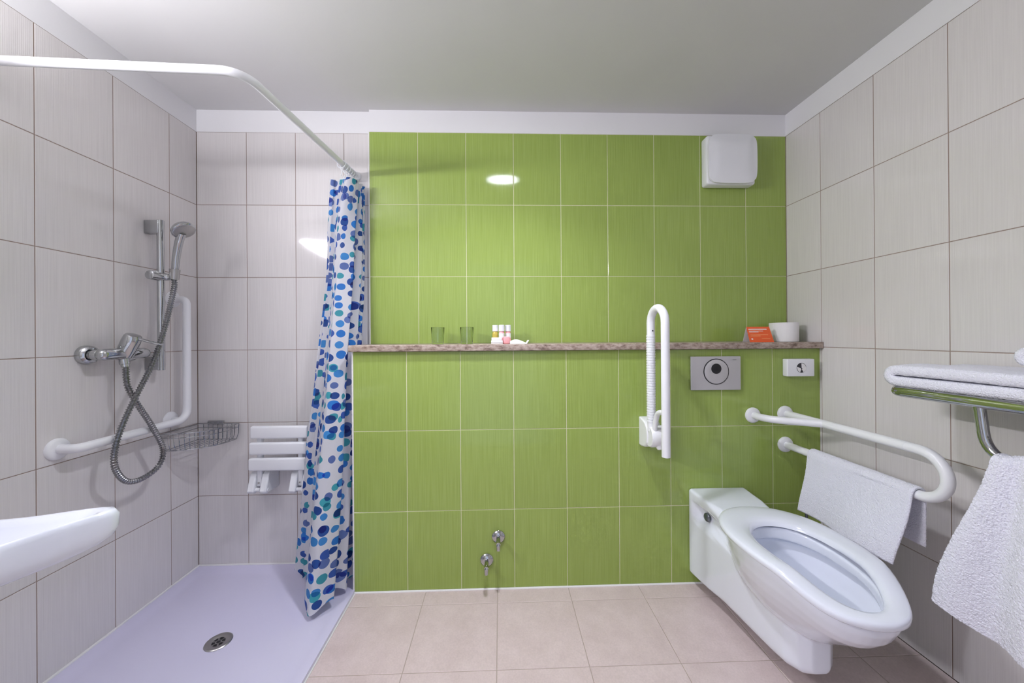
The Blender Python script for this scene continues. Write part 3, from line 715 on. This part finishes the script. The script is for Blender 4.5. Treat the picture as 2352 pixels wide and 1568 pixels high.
# trunk: sections along y
TS = [(-DL-0.0005, .137, .137, .056, .455), (-.24, .136, .136, .056, .455), (-.285, .132, .128, .056, .454), (-.35, .128, .118, .057, .453), (-.43, .125, .108, .058, .450), (-.52, .120, .100, .060, .43),
      (-.60, .110, .092, .060, .40), (-.67, .097, .085, .061, .36), (-.725, .083, .077, .063, .31), (-.762, .062, .059, .068, .26), (-.785, .03, .03, .085, .22)]
def trunk_section(y, ht_, hb_, zb, zt, rc):
    """rounded rectangle with many points along its sides, pinched under the top deck"""
    pts = []
    hwz = lambda z: hb_+(ht_-hb_)*(z-zb)/(zt-zb)-(0.034*math.exp(-((z-0.362)/0.036)**4)*sstep((-.236-y)/.035)*(1-sstep((-.40-y)/.14)))
    nside = 22
    for sgn in (1, -1):
        zs = [zb+rc+(zt-zb-2*rc)*k/nside for k in range(nside+1)]
        if sgn < 0: zs = zs[::-1]
        side = [(sgn*hwz(z), z) for z in zs]
        c0, c1 = (zt, 1) if sgn > 0 else (zb, -1)
        corner = []
        for k in range(1, 6):
            a = PI/2*k/6
            corner.append((sgn*(hwz(c0-c1*rc)-rc*(1-math.cos(a))), c0-c1*rc+c1*rc*math.sin(a)))
        pts += side+corner
        # far corner of this edge is added by the other side
        corner2 = []
        for k in range(5, 0, -1):
            a = PI/2*k/6
            corner2.append((-sgn*(hwz(c0-c1*rc)-rc*(1-math.cos(a))), c0-c1*rc+c1*rc*math.sin(a)))
        pts += corner2
    return [(CX+x, y, z) for x, z in pts]
secs = [trunk_section(y, ht_, hb_, zb, zt, min(0.012 if y > -.4 else 0.03, ht_*0.6)) for y, ht_, hb_, zb, zt in TS]
bm_.loft(secs)
tr_ob = bpy.data.objects.new('tmp_trunk', bm_.mesh('tmp_trunk')); COL.objects.link(tr_ob)
BS = [(.436, -.435, -.985, .183), (.41, -.435, -.980, .181), (.37, -.44, -.962, .172), (.33, -.445, -.938, .158), (.29, -.45, -.905, .140), (.25, -.46, -.865, .118), (.22, -.48, -.83, .098), (.195, -.52, -.79, .072), (.18, -.56, -.75, .04)]
bw = MB().loft([[(CX+x, y, z-dip(y)*sstep((z-.2)/.2)) for x, y in egg(yb, yf, hw)] for z, yb, yf, hw in BS])
bo = bpy.data.objects.new('tmp_bowl', bw.mesh('tmp_bowl')); COL.objects.link(bo)
CS = [(.50, -.542, -.946, .127), (.392, -.544, -.944, .125), (.384, -.527, -.952, .150), (.362, -.527, -.945, .149), (.32, -.532, -.915, .132), (.27, -.545, -.865, .106), (.22, -.56, -.805, .080), (.175, -.585, -.745, .050), (.155, -.605, -.71, .025)]
cv_ = MB().loft([[(CX+x, y, z-dip(y)*sstep((z-.2)/.2)) for x, y in egg(yb, yf, hw)] for z, yb, yf, hw in CS])
co = bpy.data.objects.new('tmp_cavity', cv_.mesh('tmp_cavity')); COL.objects.link(co)
md = tr_ob.modifiers.new('join', 'BOOLEAN'); md.operation = 'UNION'; md.object = bo; md.solver = 'EXACT'
md = tr_ob.modifiers.new('cut', 'BOOLEAN'); md.operation = 'DIFFERENCE'; md.object = co; md.solver = 'EXACT'
md = tr_ob.modifiers.new('remesh', 'REMESH'); md.mode = 'VOXEL'; md.voxel_size = 0.0045; md.use_smooth_shade = True
md = tr_ob.modifiers.new('smooth', 'SMOOTH'); md.factor = 0.5; md.iterations = 6
me = real_mesh(tr_ob)
for o in (tr_ob, bo, co): bpy.data.objects.remove(o)
me.transform(Matrix.Translation(-Vector(tl.location)))
me.name = 'pan'
# keep the back face on the wall
for v in me.vertices:
    if v.co.y > -0.0012: v.co.y = -0.0006
    v.co.z = max(v.co.z, 0.0)
part('pan', me, 'ceramic', tl)
# seat ring
so = egg(-.420, -1.000, .202, 72, 2.3, 2.1, ym=-.665); si = egg(-.548, -.955+.008, .124, 72, 2.2, 2.1, ym=-.72)
prof = [(0.00, -.020), (-0.01, -.010), (0.03, -.003), (0.12, 0.0), (0.35, .0015), (0.65, .0), (0.86, -.004), (0.97, -.012), (1.0, -.022), (0.9, -.027), (0.5, -.025), (0.06, -.024)]
secs = []
for (xo, yo), (xi, yi) in zip(so, si):
    sec = []
    for s, h in prof:
        x = xo+(xi-xo)*s; y = yo+(yi-yo)*s
        sec.append((CX+x, y, 0.4635+h-dip(y)))
    secs.append(sec)
part('seat', MB().loft(secs, cap=False, loop=True), 'ceramic', tl, angle=70)
part('side_cap', MB().lathe([(-0.02, 0.013), (0.002, 0.0135), (0.006, 0.019), (0.012, 0.0185), (0.017, 0.013), (0.018, 0.001)], (CX-.096, -.318, .364), (-1, -0.12, 0.05), 24), 'knob_grey', tl)
wt = MB(); o_ = [(CX+x, y, .215) for x, y in egg(-.564, -.797, .076)]; wt.add(o_, [tuple(range(len(o_)))])
part('water', wt, 'water', tl, smooth=False)

# toilet brush standing between toilet and corner
tb = thing('toilet_brush', 'grey toilet brush standing in the corner behind the toilet', 'brush', (2.985, -0.295, 0.0))
part('holder', MB().lathe([(0.0005, 0.045), (0.004, 0.048), (0.12, 0.05), (0.124, 0.046), (0.10, 0.044)], (2.985, -0.295, 0), (0, 0, 1)), 'steel', tb)
part('handle', MB().tube([(2.983, -0.295, 0.10), (2.975, -0.295, 0.30), (2.9705, -0.295, 0.420)], 0.0055, 12), 'knob_grey', tb)

# ------------------------------------------------------------------ towel rack on the right wall
tk = thing('towel_rack', 'chrome towel rack with hanging bar on the right wall', 'rack', (W, -1.15, 0.85))
XR = 2.862; ZR = 1.000; YA, YB = -0.775, -1.55
part('front_rail', MB().tube(fillet([(W-0.003, YA+0.006, ZR), (XR, YA+0.006, ZR), (XR, YB, ZR), (W-0.003, YB, ZR)], 0.035, 8), 0.0175, 20), 'chrome', tk)
for k in range(1, 5):
    xx = XR+0.047*k; part('shelf_bar', MB().tube([(xx, YA-0.008, ZR), (xx, YB+0.008, ZR)], 0.006, 12), 'chrome', tk)
for yy in (YA+0.006, YB):
    part('wall_flange', MB().lathe([(0, 0.028), (0.004, 0.028), (0.008, 0.022)], (W-0.0003, yy, ZR), (-1, 0, 0)), 'chrome', tk)
part('hanging_bar', MB().tube(fillet([(XR, -0.985, ZR-0.01), (XR, -1.000, 0.852), (XR, -1.400, 0.852), (XR, -1.415, ZR-0.01)], 0.07, 10), 0.0118, 16), 'chrome', tk)

def folded(y0, y1, x0, x1, z0, th, seed, name, label, loc):
    """towel folded in half: rounded fold at the far end"""
    def fn(u, v):
        x = x0+(x1-x0)*u
        Lh = abs(y1-y0)-th/2; arcl = PI*th*0.27; tot = 2*Lh+arcl; s = v*tot; r = th*0.27
        zc = z0+th*0.5
        sag = 0.003*math.sin(x*30+seed)
        if s < Lh: y = y1+(Lh-0)*(s/Lh); z = zc-r; y = y1+(y0-y1)*(s/Lh)*(Lh/abs(y1-y0))
        elif s < Lh+arcl:
            a = (s-Lh)/r; y = y0-th/2*0+0-th*0.5+r*1.35*math.sin(a); z = zc-r*math.cos(a)
        else:
            k = (s-Lh-arcl)/Lh; y = (y0-th*0.5)+(y1-y0+th*0.5)*k; z = zc+r+0.004*math.sin(k*6+seed)*k
        return (x, y, z+sag)
    t = thing(name, label, 'towel', loc)
    part('cloth', terry_sheet(fn, 60, 150, th*0.46, 0.0012, 'cloth', loc, seed), 'terry', t)
    return t
folded(-0.752, -1.45, XR-0.012, W-0.02, ZR+0.0170, 0.068, 1.7, 'folded_towel', 'white terry towel folded flat on the rack, bottom one', (2.98, -1.1, ZR+0.018))
folded(-1.040, -1.47, XR+0.02, W-0.03, ZR+0.101, 0.050, 4.4, 'folded_towel', 'white terry towel lying on top of the folded one on the rack', (2.99, -1.25, ZR+0.094))

def hang_towel(u, v):
    # u: near (0) -> far (1) along the bar, v: front hem -> back hem
    Lf = 0.475; Lb = 0.16; r = 0.021; arcl = PI*r; tot = Lf+arcl+Lb; s = v*tot
    yt = -1.215+0.190*u
    if s < Lf:
        d = Lf-s; k = d/Lf
        yb_ = -1.36+0.452*u
        sp = sstep(k*1.05)*0.55+0.45*k
        y = yt+(yb_-yt)*sp
        x = XR-r-0.010*k+(0.016*math.sin(u*9+1.0)+0.010*math.sin(u*19))*(0.35+0.65*k)-0.014*math.sin(k*3)
        z = 0.852-d+0.012*(1-u)*k+0.03*k*sstep((u-0.75)/0.25)
        return (x, y, z)
    if s < Lf+arcl:
        a = (s-Lf)/r; wv = 0.006*math.sin(u*12)
        return (XR-r*math.cos(a)*1.0+(0.016*math.sin(u*9+1.0)+0.010*math.sin(u*19))*0.35*(1-a/PI), yt, 0.852+(r+wv)*math.sin(a))
    d = s-Lf-arcl; k = d/Lb
    return (XR+r+0.035*k, yt+(0.115*u-0.03)*sstep(k), 0.852-d)
hg_ = thing('hanging_towel', 'white terry bath towel hanging from the bar under the rack', 'towel', (XR, -1.12, 0.36))
part('cloth', terry_sheet(hang_towel, 230, 330, 0.012, 0.0027, 'cloth', hg_.location, 7.7), 'terry', hg_)

# ------------------------------------------------------------------ stop valves
for i, (x, z, lab) in enumerate(((1.550, 0.245, 'upper'), (1.495, 0.138, 'lower'))):
    v = thing('stop_valve', 'chrome angle valve on the green wall, %s of the pair' % lab, 'valve', (x, -DL, z), 'angle valves low on the green wall')
    part('rosette', MB().lathe([(0, 0.030), (0.004, 0.0305), (0.012, 0.024), (0.016, 0.014)], (x, -DL-0.0003, z), (0, -1, 0), 30), 'chrome', v)
    part('stem', MB().tube(spline([(x, -DL-0.01, z+0.004), (x, -DL-0.045, z+0.004), (x, -DL-0.062, z+0.001), (x, -DL-0.066, z-0.014)], 6), 0.0095, 16), 'chrome', v)
    part('cap', MB().lathe([(0, 0.0105), (0.006, 0.0115), (0.018, 0.010), (0.020, 0.001)], (x, -DL-0.050, z+0.002), (0, -1, -0.12), 16), 'chrome', v)
    part('outlet', MB().lathe([(0, 0.0085), (0.014, 0.0085), (0.0145, 0.006)], (x, -DL-0.066, z-0.012), (0, -0.1, -1), 16), 'chrome', v)

# ------------------------------------------------------------------ things on the ledge
LZ = 1.1502
for i, (x, lab) in enumerate(((1.253, 'clear drinking glass on the stone ledge, the one near the curtain'), (1.398, 'clear drinking glass on the stone ledge, nearer the toiletries'))):
    solo('drinking_glass', MB().lathe([(0.0, 0.028), (0.001, 0.0295), (0.04, 0.0315), (0.083, 0.0335), (0.0838, 0.0325), (0.083, 0.0318), (0.04, 0.030), (0.008, 0.027), (0.007, 0.001)], (x, -0.105, LZ), (0, 0, 1), 36), 'glass', lab, 'glass', loc=(x, -0.105, LZ), group='tumblers on the ledge')
for x, y, mat, lab in ((1.540, -0.100, 'amber', 'small toiletry bottle of amber liquid with white cap'), (1.572, -0.115, 'pink', 'small pink toiletry bottle in the middle of the three'), (1.604, -0.100, 'pink', 'small pink toiletry bottle nearest the white sachet')):
    b_ = thing('toiletry_bottle', lab, 'bottle', (x, y, LZ), 'toiletries on the ledge')
    part('bottle', MB().lathe([(0, 0.012), (0.002, 0.0145), (0.052, 0.0145), (0.060, 0.012), (0.064, 0.010)], (x, y, LZ), (0, 0, 1), 20), mat, b_)
    part('label_band', MB().lathe([(0.030, 0.0147), (0.052, 0.0147)], (x, y, LZ), (0, 0, 1), 20), 'white_card' if mat == 'pink' else 'amber', b_)
    part('cap', MB().lathe([(0.062, 0.0150), (0.092, 0.0150), (0.094, 0.013), (0.094, 0.001)], (x, y, LZ), (0, 0, 1), 20), 'plastic', b_)
sbx = thing('soap_box', 'flat white soap carton in front of the amber bottle', 'box', (1.545, -0.16, LZ))
part('carton', MB().rbox((1.521, -0.185, LZ), (1.577, -0.135, LZ+0.017), 0.0015), 'white_card', sbx)
part('flap_line', MB().box((1.5215, -0.1853, LZ+0.0075), (1.5765, -0.1849, LZ+0.0085)), 'knob_grey', sbx)
solo('soap_box', MB().rbox((1.523, -0.183, LZ+0.0172), (1.573, -0.138, LZ+0.031), 0.0015), 'white_card', 'small white soap carton stacked on the flat one', 'box', loc=(1.548, -0.16, LZ+0.0172))
solo('pink_packet', MB().rbox((1.580, -0.178, LZ), (1.610, -0.155, LZ+0.036), 0.004), 'pink', 'small pink packet between the cartons and the sachet', 'packet', loc=(1.595, -0.166, LZ))
mb = MB(); g = []
for i in range(13):
    u = i/12; g.append([(1.612+0.082*u, -0.135-0.055*math.cos(a), LZ+0.0006+(0.004+0.022*math.sin(PI*min(1, u*0.9+0.12))*(0.9-0.35*u))*max(0, math.sin(a))) for a in [PI*k/10 for k in range(11)]])
sc = thing('soap_sachet', 'puffed white sachet lying beside the pink packet', 'sachet', (1.65, -0.135, LZ))
part('pouch', mb.loft(g, cap=True, closed=True), 'white_card', sc)
part('end_seal', MB().add([(1.693, -0.18, LZ+0.003), (1.693, -0.09, LZ+0.003), (1.703, -0.09, LZ+0.018), (1.703, -0.18, LZ+0.018), (1.6945, -0.18, LZ+0.002), (1.6945, -0.09, LZ+0.002), (1.7045, -0.09, LZ+0.017), (1.7045, -0.18, LZ+0.017)],
     [(0,1,2,3),(7,6,5,4),(0,4,5,1),(1,5,6,2),(2,6,7,3),(3,7,4,0)]), 'white_card', sc, smooth=False)

tc_ = thing('tent_card', 'orange folded notice card on the ledge by the toilet roll', 'card', (2.865, -0.155, LZ))
def slab(p, q, r, s, n, th):
    n = Vector(n).normalized()*th; a = [Vector(v) for v in (p, q, r, s)]
    return MB().add(a+[v-n for v in a], [(0,1,2,3),(7,6,5,4),(0,4,5,1),(1,5,6,2),(2,6,7,3),(3,7,4,0)])
ya, yb, zt_ = -0.190, -0.160, LZ+0.076
xa, xb = 2.786, 2.908
part('front_panel', slab((xa, ya, LZ), (xb, ya, LZ), (xb-0.003, yb, zt_), (xa+0.003, yb, zt_), (0, -1, 0.4), 0.0008), 'orange', tc_, smooth=False)
part('back_panel', slab((xa-0.001, -0.138, LZ), (xb-0.001, -0.138, LZ), (xb-0.003, yb+0.001, zt_), (xa+0.003, yb+0.001, zt_), (0, 1, 0.4), 0.0008), 'white_card', tc_, smooth=False)
def strip(x0, x1, k0, k1, mat):
    f = lambda k: (ya+(yb-ya)*k-0.0006, LZ+(zt_-LZ)*k)
    (y0, z0_), (y1, z1_) = f(k0), f(k1)
    part('printed_line', slab((x0, y0, z0_), (x1, y0, z0_), (x1, y1, z1_), (x0, y1, z1_), (0, -1, 0.4), 0.0004), mat, tc_, smooth=False)
strip(2.796, 2.888, 0.80, 0.86, 'white_card'); strip(2.796, 2.868, 0.70, 0.73, 'white_card'); strip(2.796, 2.843, 0.64, 0.67, 'white_card')
strip(2.798, 2.888, 0.46, 0.49, 'orange_light'); strip(2.798, 2.848, 0.38, 0.41, 'orange_light'); strip(2.850, 2.893, 0.20, 0.23, 'orange_light'); strip(2.798, 2.806, 0.16, 0.24, 'white_card')

tr2 = thing('toilet_roll', 'spare white toilet roll standing on the end of the ledge', 'toilet roll', (3.008, -0.125, LZ))
part('paper', MB().lathe([(0, 0.021), (0.0, 0.060), (0.001, 0.062), (0.095, 0.062), (0.096, 0.060), (0.096, 0.021)], (3.008, -0.125, LZ), (0, 0, 1), 44), 'paper', tr2)
part('core', MB().lathe([(0.001, 0.021), (0.095, 0.021), (0.095, 0.0198), (0.001, 0.0198)], (3.008, -0.125, LZ), (0, 0, 1), 24), 'stone', tr2)

# ------------------------------------------------------------------ washbasin
BZ = 0.782
wbn = thing('washbasin', 'white washbasin jutting from the left wall with curved rim', 'washbasin', (0.0, -1.33, 0.62))
def basin_outline(inset, n=16):
    """XY outline, horns at the front corners, hollow front edge"""
    ya_, yb_ = -1.00-inset, -1.66+inset; pts = []
    back = 0.0005+max(0, inset-0.0)*1.0 if inset > 0 else 0.0005
    ctl = [(back, ya_), (0.20, ya_-0.02), (0.40, ya_-0.022), (0.55-inset*0.2, ya_-0.005), (0.622-inset, ya_-0.008), (0.648-inset*1.1, ya_-0.035), (0.622-inset*1.1, ya_-0.09),
           (0.565-inset*1.1, ya_-0.19), (0.545-inset*1.1, (ya_+yb_)/2)]
    full = ctl+[(x, ya_+yb_-y) for x, y in reversed(ctl[:-1])]
    sp_ = spline([(x, y, 0) for x, y in full], 6)
    return [(p.x, p.y) for p in sp_]
def rimz(x): return BZ-0.022*math.sin(PI*min(1, max(0, x)/0.62))
secs = []
for ins, dz in ((0.21, -0.104), (0.15, -0.100), (0.085, -0.093), (0.040, -0.083), (0.018, -0.073), (0.006, -0.060), (0.001, -0.044), (0.0, -0.026), (0.0, -0.014), (0.005, -0.003), (0.014, 0.0), (0.024, -0.003), (0.034, -0.014), (0.05, -0.038), (0.09, -0.060), (0.14, -0.070), (0.19, -0.074)):
    secs.append([(max(0.0006, x), y, rimz(x)*0+BZ-0.020*math.sin(PI*min(1, max(0, x)/0.62))+dz) for x, y in basin_outline(ins)])
part('bowl', MB().loft(secs), 'ceramic', wbn, angle=60)
part('trap', MB().tube(fillet([(0.26, -1.33, 0.635), (0.26, -1.33, 0.50), (0.10, -1.33, 0.50), (0.10, -1.33, 0.56), (0.0006, -1.33, 0.56)], 0.04, 6), 0.016, 14), 'chrome', wbn)
tp = part('tap_body', MB().lathe([(0, 0.026), (0.01, 0.025), (0.10, 0.021), (0.105, 0.018)], (0.055, -1.33, BZ-0.013), (0, 0, 1)), 'chrome', wbn)
part('spout', MB().tube(spline([(0.055, -1.33, BZ+0.05), (0.11, -1.33, BZ+0.075), (0.17, -1.33, BZ+0.06)], 6), 0.012, 14), 'chrome', tp)
part('lever', MB().tube([(0.055, -1.33, BZ+0.092), (0.10, -1.33, BZ+0.11), (0.15, -1.33, BZ+0.125)], [0.014, 0.009, 0.007], 12), 'chrome', tp)
